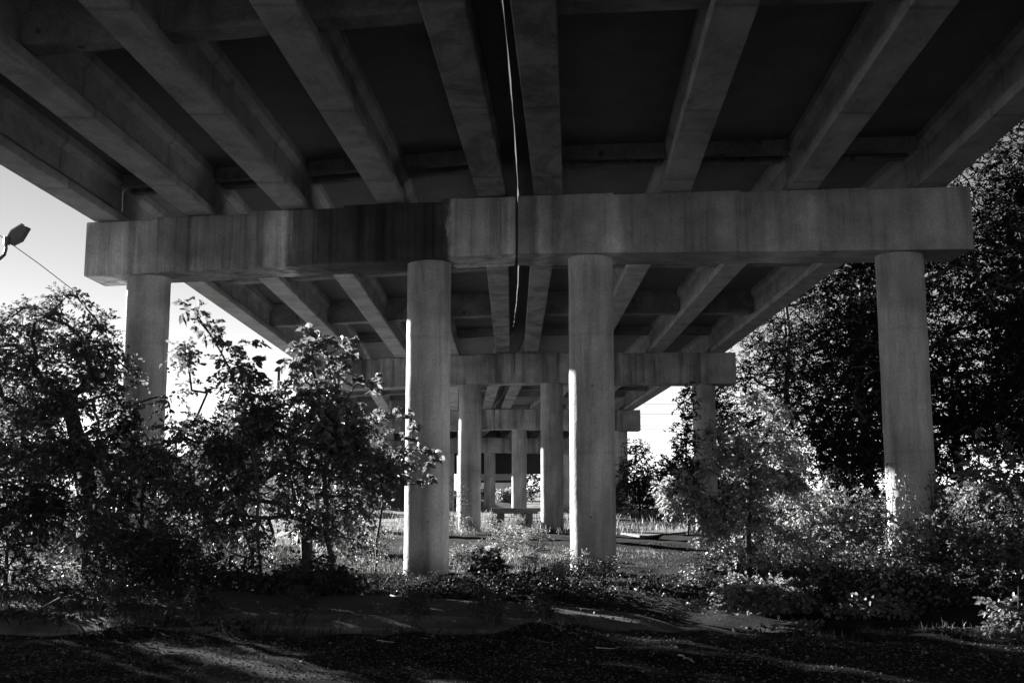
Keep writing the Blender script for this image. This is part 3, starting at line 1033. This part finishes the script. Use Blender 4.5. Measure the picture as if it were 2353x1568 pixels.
# bright shrub and others
YR = 17.2
woody('sunlit_shrub', 'tall brightly sunlit shrub in front of the second pier on the right', 'shrub', P(1725, 1390, YR) * [1, 1, 0],
      [P(1725, 1390, YR) * [1, 1, 0], P(1720, 1280, YR), P(1725, 1150, YR), P(1735, 1030, YR)],
      [ell(1740, 985, 75, 90, YR, .4), ell(1725, 1090, 115, 95, YR, .45, 1.1), ell(1630, 1130, 90, 60, YR, .35, .9), ell(1785, 1150, 85, 90, YR, .4), ell(1560, 1130, 60, 45, YR, .3, .8), ell(1710, 1220, 90, 80, YR, .4), ell(1810, 1060, 55, 60, YR, .3),
       ell(1600, 1085, 45, 45, YR, .2, .8), ell(1830, 1230, 60, 60, YR, .3), ell(1660, 1020, 50, 60, YR, .3, .8)],
      760, M['leaf_bright'], 120, r0=.05, twigs=3, leaves=9, tl=.22, ll=.055, lw=.03, crown='leaves', droopy=.6, clump=.12, nclump=150)
woody('bush', 'rounded dark bush behind the gravel, under the patch of sky', 'bush', P(1600, 1200, 45) * [1, 1, 0], [P(1600, 1200, 45) * [1, 1, 0], P(1600, 1150, 45)],
      [ell(1600, 1120, 90, 70, 45, 1.4), ell(1680, 1060, 80, 90, 45, 1.4)], 420, M['leaf_dark'], 123, 'bushes and thickets on the right', r0=.05, twigs=3, leaves=8, tl=.4, ll=.13, lw=.08, crown='leaves', six=False)
woody('bushy_tree', 'small bushy tree against the sky right of the third pier', 'tree', P(1470, 1180, 62) * [1, 1, 0],
      [P(1470, 1180, 62) * [1, 1, 0], P(1465, 1120, 62), P(1460, 1060, 62)],
      [ell(1462, 1080, 35, 70, 62, 1.6), ell(1500, 1120, 50, 45, 62, 1.6), ell(1445, 1140, 50, 40, 62, 1.6), ell(1540, 1150, 40, 30, 62, 1.3)],
      420, M['leaf_dark'], 121, r0=.08, twigs=3, leaves=8, tl=.45, ll=.13, lw=.08, six=False)
woody('leafy_sapling', 'leafy sapling edging the sky left of the second pier right column', 'tree', P(1580, 1200, 40) * [1, 1, 0],
      [P(1580, 1200, 40) * [1, 1, 0], P(1578, 1100, 40), P(1575, 980, 40)],
      [ell(1578, 930, 20, 45, 40, .6), ell(1570, 1010, 28, 40, 40, .7), ell(1560, 1090, 55, 45, 40, .9)],
      170, M['leaf_dark'], 122, r0=.05, twigs=3, leaves=8, tl=.35, ll=.11, lw=.07, six=False)

rt = [('vine-covered mound of small leaves left of the right column foot', 1790, 1300, 140, 100, 18.6, 1.2, 420, 'leaf_ivy', .075),
      ('dark tangle of small leaves beside the bare gravel', 1690, 1330, 80, 80, 18.0, .8, 200, 'leaf_dark', .075),
      ('sunlit thicket between the bright shrub and the right column', 1900, 1220, 120, 90, 20.8, 1.0, 320, 'leaf_ivy', .085),
      ('sunlit thicket right behind the foot of the right column', 2190, 1250, 120, 110, 20.8, 1.0, 380, 'leaf_ivy', .085),
      ('tall vine thicket at the right edge above the dead leaves', 2310, 1180, 90, 150, 19.4, .9, 380, 'leaf_ivy', .095),
      ('dark shaded bush low in front of the right column', 1960, 1380, 150, 60, 16.6, .9, 300, 'leaf_dark', .08),
      ('dark shaded bush low at right with scattered bright leaves', 2180, 1390, 150, 60, 16.4, .9, 300, 'leaf_dark', .085),
      ('low leafy bush on the point where strip and gravel meet', 1740, 1400, 100, 35, 15.6, .6, 170, 'leaf_ivy', .075),
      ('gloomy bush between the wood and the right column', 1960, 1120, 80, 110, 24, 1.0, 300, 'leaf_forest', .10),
      ('bright broad-leaved plant in the lower right corner', 2345, 1450, 55, 28, 12.6, .35, 34, 'leaf_ivy', .10)]
for n, (lb, px, py, rx, ry, Y, rd, nt_, mt, ll) in enumerate(rt):
    b = P(px, py, Y) * [1, 1, 0]
    woody('bush', lb, 'bush', b, [b, b + [0, 0, .3], b + [0, 0, .6]], [ell(px, py, rx, ry, Y, rd)], nt_, M[mt], 140 + n, 'bushes and thickets on the right', r0=.03,
          twigs=3, leaves=10, tl=.26, ll=ll * .78, lw=ll * .45, crown='leaves', clump=.22, nclump=50, droopy=.3)

# ivy climbing the right column
ivx, ivy_ = bent_point(1, 7.75, TH_CAP / 2)
r = np.random.default_rng(77)
e = empty('ivy_vine', (ivx - .4, ivy_ - .4, 0), 'ivy climbing the sunlit foot of the right column', 'vine')
stems = MB()
LB, LD = [], []
for k in range(11):
    a = math.radians(r.uniform(-175, -30))
    z = 0.0
    pts = []
    H = r.uniform(.8, 2.3)
    while z < H:
        pts.append((ivx + .49 * math.cos(a), ivy_ + .49 * math.sin(a), z))
        z += .1
        a += r.normal() * .05
    stems.tube(pts, [.012 * (1 - .6 * q / len(pts)) for q in range(len(pts))], 5)
    for q in pts:
        for w in range(7 if q[2] < .9 or q[2] > 1.3 else 4):
            aa = math.atan2(q[1] - ivy_, q[0] - ivx) + r.normal() * .2
            rad = .5 + abs(r.normal()) * .10
            LB.append((ivx + rad * math.cos(aa), ivy_ + rad * math.sin(aa), q[2] + r.normal() * .1))
            LD.append((math.cos(aa) + r.normal() * .5, math.sin(aa) + r.normal() * .5, r.normal() * .6 - .2))
stems.build('stems', M['bark'], e, True)
LB = np.array(LB); LB[:, 2] = np.maximum(LB[:, 2], .05)
V, F = leaf_arrays(LB, np.array(LD), r.uniform(.04, .09, len(LB)), r.uniform(.025, .055, len(LB)), r)
link('leaves', mesh_quads('leaves', V, F), M['leaf_ivy'], e)

# weeds in the middle of the picture
wd = [(1105, 1240, 24.5, .55, 70, 'grass'), (1160, 1235, 25.5, .95, 90, 'grass'), (1185, 1230, 26.5, .8, 70, 'leaf_bright'), (1235, 1230, 26, .75, 60, 'grass'), (1130, 1265, 22.5, .5, 60, 'leaf_bright'),
      (1060, 1270, 22.8, .5, 60, 'grass'), (1215, 1275, 21.8, .45, 50, 'grass'), (1120, 1325, 18.6, .62, 34, 'leaf_dark'), (1318, 1318, 20.6, .6, 34, 'leaf_ivy'), (1395, 1320, 20.2, .45, 34, 'leaf_dark'),
      (1290, 1330, 19.4, .35, 34, 'leaf_bright'), (1020, 1200, 40, .8, 70, 'leaf_ivy'), (1075, 1205, 41, .6, 70, 'leaf_ivy'), (1200, 1200, 42, .6, 60, 'leaf_ivy'), (1130, 1200, 43, .7, 60, 'leaf_ivy'), (870, 1250, 26, .8, 90, 'leaf_ivy'),
      (1040, 1160, 42, 2.2, 130, 'leaf_dark'),
      (690, 1425, 14.0, .42, 40, 'leaf_dark'), (470, 1428, 14.1, .5, 44, 'leaf_dark'), (955, 1438, 13.7, .35, 34, 'leaf_dark'), (1120, 1440, 13.6, .42, 40, 'grass_dark'), (250, 1415, 14.4, .6, 50, 'leaf_dark'), (1245, 1440, 13.6, .3, 30, 'grass_dark')]
where = ['small weed right of the left-middle column', 'tallest feathery weed in the sunny middle', 'pale weed beside the tallest feathery one', 'upright weed near the right-middle column', 'low pale weed in front of the feathery weeds',
         'weed touching the right side of the left-middle column', 'low weed left of the right-middle column', 'black big-leaved weed in the shade between the middle columns', 'pale plant curling round the foot of the right-middle column',
         'dark weed on the shaded side of the right-middle column', 'short pale weed in front of the right-middle column', 'weed beside the left column of the second pier', 'weed right of the left column of the second pier',
         'weed by the foot of the second pier right-middle column', 'weed under the concrete beam', 'weed clump beside the slender tree trunk', 'dark bush peeping between the left-middle columns of first and second pier',
         'dark weed growing over the kerb below the slender tree', 'ragged dark weed on the kerb below the left column', 'low dark weed on the kerb under the left-middle column', 'grassy weed on the kerb below the black big-leaved weed', 'largest dark weed at the left end of the kerb', 'smallest tuft near the right end of the kerb']
for n, (px, py, Y, h, nt_, mt) in enumerate(wd):
    b = P(px, py, Y) * [1, 1, 0]
    rr = h * .42
    woody('weed_plant', where[n], 'weed', b, [b, b + [0, 0, h * .4], b + [.02, 0, h * .8]], [((b[0], b[1], h * .55), (rr, rr, h * .45), 1)], nt_, M[mt], 200 + n, 'weeds in the open ground', r0=.012, rtip=.003,
          twigs=3, leaves=6, tl=.14, ll=.10 if mt == 'leaf_dark' and n == 7 else .042, lw=.06 if mt == 'leaf_dark' and n == 7 else .018, crown='leaves', barkm=M['twig'])


# ------------------------------------------------------------------ ground cover, grass, gravel, litter
def scatter_px(n, poly_px, r):
    """random ground points inside a picture-space quad (px0,px1,py0,py1), even on the ground"""
    a = G(poly_px[0], poly_px[3])
    b = G(poly_px[1], poly_px[2])
    Y = r.uniform(a[1], b[1], n)
    u = (r.uniform(poly_px[0], poly_px[1], n) - 1176) / FPX
    X = u * Y * 1.0
    return np.stack([X, Y, ground_z(X, Y)], -1)


def grass_patch(areas, material, label, seed, name='grass'):
    r = np.random.default_rng(seed)
    Vs, Fs = [], []
    off = 0
    for (n, x0, x1, y0, y1, h, w) in areas:
        X = r.uniform(x0, x1, n)
        Y = r.uniform(y0, y1, n)
        keep = (np.sin(X * 2.1 + 1.3 * np.sin(Y * 1.7)) + np.sin(Y * 2.6 + X) + r.normal(size=n) * .9) > .1
        X, Y = X[keep], Y[keep]
        n = len(X)
        B = np.stack([X, Y, ground_z(X, Y) - .01], -1)
        H = h * r.uniform(.4, 1.3, n)
        lean = r.normal(size=(n, 2)) * .35 * H[:, None]
        a = r.uniform(0, np.pi, n)
        s_ = np.stack([np.cos(a), np.sin(a), np.zeros(n)], -1) * w
        mid = B + np.stack([lean[:, 0] * .4, lean[:, 1] * .4, H * .6], -1)
        tip = B + np.stack([lean[:, 0], lean[:, 1], H], -1)
        V = np.stack([B - s_, B + s_, mid + s_ * .7, tip, mid - s_ * .7], 1).reshape(-1, 3)
        k = (np.arange(n) * 5)[:, None] + off
        Vs.append(V)
        Fs.append(k + np.array([[0, 1, 2, 3, 4]]))
        off += len(V)
    o = link(name, mesh_quads(name, np.concatenate(Vs), np.concatenate(Fs)), material)
    return tag(o, label, 'grass', kind='stuff')


grass_patch([(11000, -7, 1.3, 22.0, 28, .11, .005), (3000, -7, 4, 27, 31, .10, .005), (9000, -12, 14, 40, 50, .26, .010), (4000, -20, 20, 50, 75, .4, .02), (7000, -16, -4, 24, 38, .3, .008), (3500, 8, 13, 24, 36, .25, .01)],
            M['grass'], 'pale sunlit grass on the open ground between the columns', 301)
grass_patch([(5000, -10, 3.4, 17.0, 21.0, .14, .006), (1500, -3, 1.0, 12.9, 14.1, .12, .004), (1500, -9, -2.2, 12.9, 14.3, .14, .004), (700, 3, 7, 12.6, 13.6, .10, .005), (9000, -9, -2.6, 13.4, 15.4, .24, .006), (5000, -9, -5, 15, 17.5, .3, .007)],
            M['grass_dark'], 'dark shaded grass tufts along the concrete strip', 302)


def cover(areas, material, label, seed, ll=.06, name='undergrowth', cat='undergrowth'):
    r = np.random.default_rng(seed)
    B = []
    for (n, x0, x1, y0, y1, h) in areas:
        X = r.uniform(x0, x1, n)
        Y = r.uniform(y0, y1, n)
        k = (np.sin(X * 1.9 + 2 * np.sin(Y * 1.1)) + np.sin(Y * 2.2 + X * .6))
        keep = k + r.normal(size=n) * .7 > -.25
        X, Y, k = X[keep], Y[keep], k[keep]
        hh = h * np.clip(.45 + .35 * k, .12, 1.2)
        B.append(np.stack([X, Y, ground_z(X, Y) + .02 + r.uniform(0, 1, len(X)) ** .6 * hh], -1))
    B = np.concatenate(B)
    n = len(B)
    V, F = leaf_arrays(B, r.normal(size=(n, 3)) * [1, 1, .45], r.uniform(.6, 1.4, n) * ll, r.uniform(.6, 1.3, n) * ll * .62, r)
    return tag(link(name, mesh_quads(name, V, F), material), label, cat, kind='stuff')


cover([(9000, -9, 3.2, 17.0, 20.6, .22), (5000, -1.6, 1.4, 17.0, 20.4, .28), (6000, -12, -3, 20.5, 26, .4)], M['leaf_dark'], 'low weeds and creeping leaves in front of the middle columns', 311, .06)
cover([(11000, 4.6, 10.5, 14.6, 19.5, .55), (9000, 5.0, 11, 19.0, 25, .6), (2600, 3.0, 5.6, 14.6, 16.4, .28)], M['leaf_ivy'], 'creeping ivy covering the ground around the right column', 312, .075)
cover([(5200, -14, -6, 14.5, 19, .35), (2600, -9, -3.2, 13.5, 15.2, .22)], M['leaf_dark'], 'dark creeping plants in the shade at lower left', 313, .08)
cover([(7000, 7, 26, 25, 48, 1.2), (9000, 8.5, 20, -12, 15, .5)], M['leaf_forest'], 'shaded undergrowth on the floor of the wood', 314, .16)
# fallen leaves and sticks
r = np.random.default_rng(320)
n = 5200
X = np.concatenate([r.uniform(-6, 5, 2600), r.uniform(-6, 8, 1100), r.uniform(1, 6, 1500)])
Y = np.concatenate([r.uniform(16.8, 21.5, 2600), r.uniform(9.5, 13.5, 1100), r.uniform(16, 30, 1500)])
B = np.stack([X, Y, ground_z(X, Y) + .012], -1)
V, F = leaf_arrays(B, r.normal(size=(n, 3)) * [1, 1, .25], r.uniform(.02, .06, n), r.uniform(.015, .04, n), r, six=False, droop=0)
# more litter lying on the paving
n2 = 1500
X2, Y2 = r.uniform(-8, 2.2, n2), 16.3 - 2.9 * r.uniform(0, 1, n2) ** .6
keep = r.uniform(0, 1, n2) < .35 + .65 * (np.sin(X2 * 2 + Y2 * 3) > 0)
B2 = np.stack([X2, Y2, np.full(n2, .075)], -1)[keep]
V2, F2 = leaf_arrays(B2, r.normal(size=(len(B2), 3)) * [1, 1, .2], r.uniform(.02, .07, len(B2)), r.uniform(.012, .04, len(B2)), r, six=False, droop=0)
F = np.concatenate([F, F2 + len(V)], 0)
V = np.concatenate([V, V2], 0)
tag(link('litter', mesh_quads('litter', V, F), M['litter']), 'pale fallen leaves scattered over the ground', 'leaf litter', kind='stuff')


def stones(areas, label, seed):
    r = np.random.default_rng(seed)
    Vs = []
    base = np.array([[1, 0, 0], [0, 1, 0], [-1, 0, 0], [0, -1, 0], [0, 0, 1], [0, 0, -1]], float)
    faces = np.array([[0, 1, 4], [1, 2, 4], [2, 3, 4], [3, 0, 4], [1, 0, 5], [2, 1, 5], [3, 2, 5], [0, 3, 5]])
    C, S = [], []
    for (n, x0, x1, y0, y1, s0, s1) in areas:
        X = r.uniform(x0, x1, n)
        Y = r.uniform(y0, y1, n)
        C.append(np.stack([X, Y, ground_z(X, Y)], -1))
        S.append(s0 + (s1 - s0) * r.uniform(0, 1, n) ** 3)
    C = np.concatenate(C)
    S = np.concatenate(S)
    n = len(C)
    a = r.uniform(0, 6.28, n)
    v = base[None] * r.uniform(.6, 1.2, (n, 6, 1)) * np.array([1, .8, .55]) + r.normal(size=(n, 6, 3)) * .12
    ca, sa = np.cos(a)[:, None], np.sin(a)[:, None]
    vx = v[:, :, 0] * ca - v[:, :, 1] * sa
    vy = v[:, :, 0] * sa + v[:, :, 1] * ca
    v = np.stack([vx, vy, v[:, :, 2]], -1) * S[:, None, None] + C[:, None]
    F = (np.arange(n) * 6)[:, None, None] + faces[None]
    return tag(link('gravel', mesh_quads('gravel', v.reshape(-1, 3), F.reshape(-1, 3)), M['stone']), label, 'gravel', kind='stuff')


stones([(26000, -6.2, 7.0, 9.2, 13.3, .006, .026)], 'loose dark gravel in the foreground', 331)
stones([(12000, .5, 7.5, 16, 34, .010, .045), (3000, -5, 1, 21, 30, .01, .04)], 'coarse sunlit gravel beside the right-middle column', 332)


# sticks
def stick(label, a, b, rad, group, seed, fork=True, m_='dry_twig'):
    r = np.random.default_rng(seed)
    a, b = np.array(a, float), np.array(b, float)
    mb = MB()
    pts = [a + (b - a) * k / 5 + r.normal(size=3) * np.array([1, 1, .3]) * rad * 1.5 for k in range(6)]
    pts = [np.array([p[0], p[1], max(p[2], float(ground_z(p[0], p[1])) + rad * .8)]) for p in pts]
    mb.tube(pts, [rad * (1 - .12 * k) for k in range(6)], 6)
    if fork:
        L = np.linalg.norm(b - a)
        q = pts[2]
        mb.tube([q, q + np.array([r.normal() * .2, -abs(r.normal()) * .4 - .2, .05]) * L, ], [rad * .7, rad * .3], 5)
    o = mb.build('stick', M[m_])
    return tag(o, label, 'stick', group)


stick('pale crossed stick lying alone on the dark foreground gravel', G(1368, 1490), G(1412, 1493), .009, 'dead sticks', 1)
stick('short pale twig on the lit foreground patch', G(866, 1470), G(905, 1474), .008, 'dead sticks', 2)
stick('crooked stick on the sunny gravel right of the right-middle column', G(1560, 1318), G(1592, 1330), .014, 'dead sticks', 3)
stick('long pale stick in the litter left of the left-middle column', G(900, 1368), G(965, 1385), .016, 'dead sticks', 4)
stick('curled dead stem at the lower right of the foreground', G(1560, 1512), G(1600, 1524), .010, 'dead sticks', 5)
stick('upright leaning dead twig above the litter', G(880, 1345) + [0, 0, .03], G(880, 1345) + [.4, .1, .5], .012, 'dead sticks', 6, False)
stick('fallen grey branch near the left-middle column foot', G(820, 1350), G(910, 1358), .02, 'dead sticks', 8)

# broken slab lying in the sun and the beam behind
m = MB()
a = G(1425, 1226); b = G(1600, 1214); c = G(1610, 1220); d = G(1480, 1234)
top = [p + [0, 0, .06] for p in (a, b, c, d)]
m.loft([[p + [0, 0, -.02] for p in (a, b, c, d)], top])
tag(bevel(m.build('broken_slab', M['kerb']), .01), 'flat broken concrete slab lying on the sunny gravel', 'concrete slab')
YL = 46.0
p0, p1 = P(1128, 1178, YL), P(1236, 1181, YL)
e = empty('concrete_beam', ((p0[0] + p1[0]) / 2, YL, 0), 'long low concrete beam propped on blocks beyond the weeds', 'beam')
m = MB(); m.box((p0[0], YL, p0[2] - .02), (p1[0], YL + .35, p0[2] + .22)); bevel(m.build('beam', M['beam_shade'], e), .03)
for xx in (p0[0] + .25, p1[0] - .55):
    m = MB(); m.box((xx, YL + .03, -.05), (xx + .32, YL + .32, p0[2] - .022)); m.build('block', M['slab'], e)

# ------------------------------------------------------------------ things in the distance
# crossing overpass, dark against the light
YO = 106.0
e = empty('crossing_overpass', (-8, YO, 0), 'black steel overpass crossing behind the farthest piers', 'overpass')
zb, zt = P(1176, 1088, YO)[2], P(1176, 1006, YO)[2]
m = MB(); m.box((-30, YO, zb), (2.9, YO + .5, zt)); m.build('plate_girder', M['steel'], e)
m = MB(); m.box((-30, YO - .9, zt + .002), (3.2, YO + 8, zt + .35)); m.build('deck', M['steel'], e)
for x in (-24, -16.5, -8.8, .9 - 1.6 + P(1215, 1100, YO)[0] - P(1196, 1100, YO)[0]):
    m = MB(); m.box((x, YO + .05, -.2), (x + .8, YO + .45, zb - .002)); m.build('pillar', M['steel'], e)


def house(x, y, w, d, h, rh, label, wall, rz=0, group='houses beyond the bridge'):
    e = empty('house', (x, y, 0), label, 'house', group)
    def prof(yy, o=0):
        return [(x - w / 2, yy, -.1), (x + w / 2, yy, -.1), (x + w / 2, yy, h), (x, yy, h + rh - .05), (x - w / 2, yy, h)]
    m = MB(); m.loft([prof(y), prof(y + d)]); m.build('wall', M[wall], e)
    m = MB()
    o = .45
    for sg in (-1, 1):
        a = [(x, y - o, h + rh), (x + sg * (w / 2 + o), y - o, h - o * rh / (w / 2)), (x + sg * (w / 2 + o), y - o, h - o * rh / (w / 2) + .16), (x, y - o, h + rh + .16)]
        m.loft([a, [(p[0], y + d + o, p[2]) for p in a]])
    m.build('roof', M['roof'], e)
    for k in (-1, 1):
        f = MB(); f.box((x + k * w * .24 - .55, y - .07, 1.0), (x + k * w * .24 + .55, y + .02, 2.3)); f = f.build('window', M['white_trim'], e)
        g = MB(); g.box((x + k * w * .24 - .45, y - .085, 1.1), (x + k * w * .24 + .45, y - .072, 2.2)); g = g.build('pane', M['window_dark'], e)
        g.parent = f
    return e


house(P(470, 1100, 80)[0], 80, 7.0, 9, 3.0, 1.9, 'grey sided gabled house glimpsed through the slender tree', 'siding')
house(P(300, 1100, 92)[0], 92, 8.0, 9, 3.2, 2.0, 'gabled house hidden behind the left column and leaves', 'siding')
# pale long house seen under the overpass
YH = 150.0
x0, x1 = P(1085, 1100, YH)[0], P(1192, 1100, YH)[0]
e = empty('house', ((x0 + x1) / 2, YH, 0), 'pale long house seen in the gap under the black overpass', 'house', 'houses beyond the bridge')
zr1, zr0, zw = P(1150, 1084, YH)[2], P(1150, 1101, YH)[2], P(1150, 1108, YH)[2]
m = MB(); m.box((x0, YH, -.1), (x1, YH + 9, zw)); m.build('wall', M['siding_pale'], e)
m = MB(); m.loft([[(x0 - .5, YH - .9, zr0 - .05), (x0 - .5, YH - .9, zr0 + .1), (x0 - .5, YH + 5, zr1 + .8), (x0 - .5, YH + 5, zw + .01)], [(x1 + .5, YH - .9, zr0 - .05), (x1 + .5, YH - .9, zr0 + .1), (x1 + .5, YH + 5, zr1 + .8), (x1 + .5, YH + 5, zw + .01)]]); m.build('roof', M['roof'], e)
m = MB(); m.box((x0 + .3, YH + .05, zw + .002), (x1 - .3, YH + .3, zr0 - .06)); m.build('eave_shade_strip', M['steel'], e)  # dark strip standing in for the shade under the eaves
for n, (px, py, rx, ry, Y, lb, mt) in enumerate([(1160, 1140, 20, 16, 125, 'round pale bush on the grassy bank', 'leaf_bright'), (1120, 1135, 22, 12, 128, 'dark bush beside the round pale one', 'leaf_dark'),
                                          (1222, 1110, 26, 40, 130, 'bare-twigged dark tree seen right of the overpass pillar', 'leaf_dark'), (1500, 1165, 60, 14, 120, 'distant hedge line right of the bridge', 'leaf_dark'), (560, 1140, 120, 30, 110, 'distant hedge behind the slender tree', 'leaf_dark')]):
    b = P(px, py, Y) * [1, 1, 0]
    woody('distant_bush', lb, 'bush', b, [b, b + [0, 0, .6], b + [0, 0, 1.3]], [ell(px, py, rx, ry, Y, 1.2)], 150, M[mt], 400 + n, 'far bushes under the bridge', r0=.07, rtip=.012, twigs=3, leaves=7,
          tl=.4, ll=.16, lw=.12, crown='leaves', six=False)

# power lines far right
for n, (y0, y1) in enumerate([(925, 926), (949, 950), (956, 955), (975, 977), (985, 983), (1003, 1006), (1015, 1014)]):
    Yp = 170
    a, b = P(1100, y0, Yp), P(1700, y1, Yp)
    d = (b - a)
    a2, b2 = a - d * .4, b + d * .6
    pts = [a2 + (b2 - a2) * k / 12 + np.array([0, 0, -1.2 * 4 * (k / 12) * (1 - k / 12) + 1.1]) for k in range(13)]
    m = MB(); m.tube(pts, .035, 5)
    tag(m.build('power_line', M['wire']), '%s of the thin wires across the patch of sky' % ['topmost', 'second', 'third', 'fourth', 'fifth', 'sixth', 'lowest'][n], 'power line', 'overhead wires right of the bridge')

# utility pole
a = P(641, 842, 62)
m = MB(); m.tube([(a[0], 62, -.2), (a[0], 62, 4), (a[0], 62, a[2])], [.12, .10, .085], 10)
tag(m.build('utility_pole', M['bark']), 'thin dark pole standing up between the leaves against the sky', 'pole')

# street lamp at the left edge
YS = 20.0
e = empty('street_lamp', P(-60, 700, YS) * [1, 1, 0], 'dark box-headed street lamp on a curved arm at the left edge', 'street lamp')
px_ = P(-60, 700, YS)
m = MB(); m.tube([px_ * [1, 1, 0], px_ * [1, 1, 0] + [0, 0, 2.5], P(-60, 640, YS)], [.08, .07, .05], 12); m.build('pole', M['lamp_metal'], e, True)
m = MB(); m.tube([P(-60, 645, YS), P(-45, 612, YS), P(-20, 600, YS), P(0, 594, YS), P(10, 585, YS), P(14, 570, YS), P(15, 552, YS)], .032, 10); m.build('arm', M['lamp_metal'], e, True)
m = MB(); m.tube([P(15, 562, YS), P(17, 545, YS)], [.06, .065], 10); m.build('clamp', M['lamp_metal'], e)
hp = [P(12, 548, YS), P(22, 533, YS), P(48, 517, YS), P(64, 521, YS), P(46, 551, YS), P(24, 562, YS)]
m = MB(); dv = np.array([.0, .16, .0]); m.loft([[p for p in hp], [p + dv for p in hp]]); bevel(m.build('lamp_head', M['lamp_metal'], e), .012)
gl = [P(13.5, 545, YS) + [-.004, .05, .012], P(22, 531.5, YS) + [-.004, .05, .012], P(47, 516, YS) + [-.004, .05, .012]]
m = MB(); m.loft([[gl[0], gl[1], gl[2], gl[2] + [0, 0, .03], gl[1] + [0, 0, .035], gl[0] + [0, 0, .02]], [p + dv * .8 for p in (gl[0], gl[1], gl[2], gl[2] + [0, 0, .03], gl[1] + [0, 0, .035], gl[0] + [0, 0, .02])]]); m.build('lens', M['glass'], e)
# twisted cable running down behind the tree
pts = [P(-60, 512, 22), P(0, 541, 22), P(20, 556, 22.0), P(90, 606, 22.2), P(160, 660, 22.4), P(250, 728, 22.6), P(262, 733, 22.6)]
m = MB(); m.tube(pts, .009, 5)
tag(m.build('cable', M['wire']), 'thin twisted cable slanting down from the street lamp behind the leaves', 'cable')

# thin drip pipe under the left exterior girder
a, b = P(275, 434, 21.3), P(275, 470, 21.3)
m = MB(); m.tube([a + [0, 0, .1], b], .012, 6)
tag(m.build('drain_pipe', M['stone']), 'thin short pipe hanging under the deck beside the leftmost girder', 'pipe')
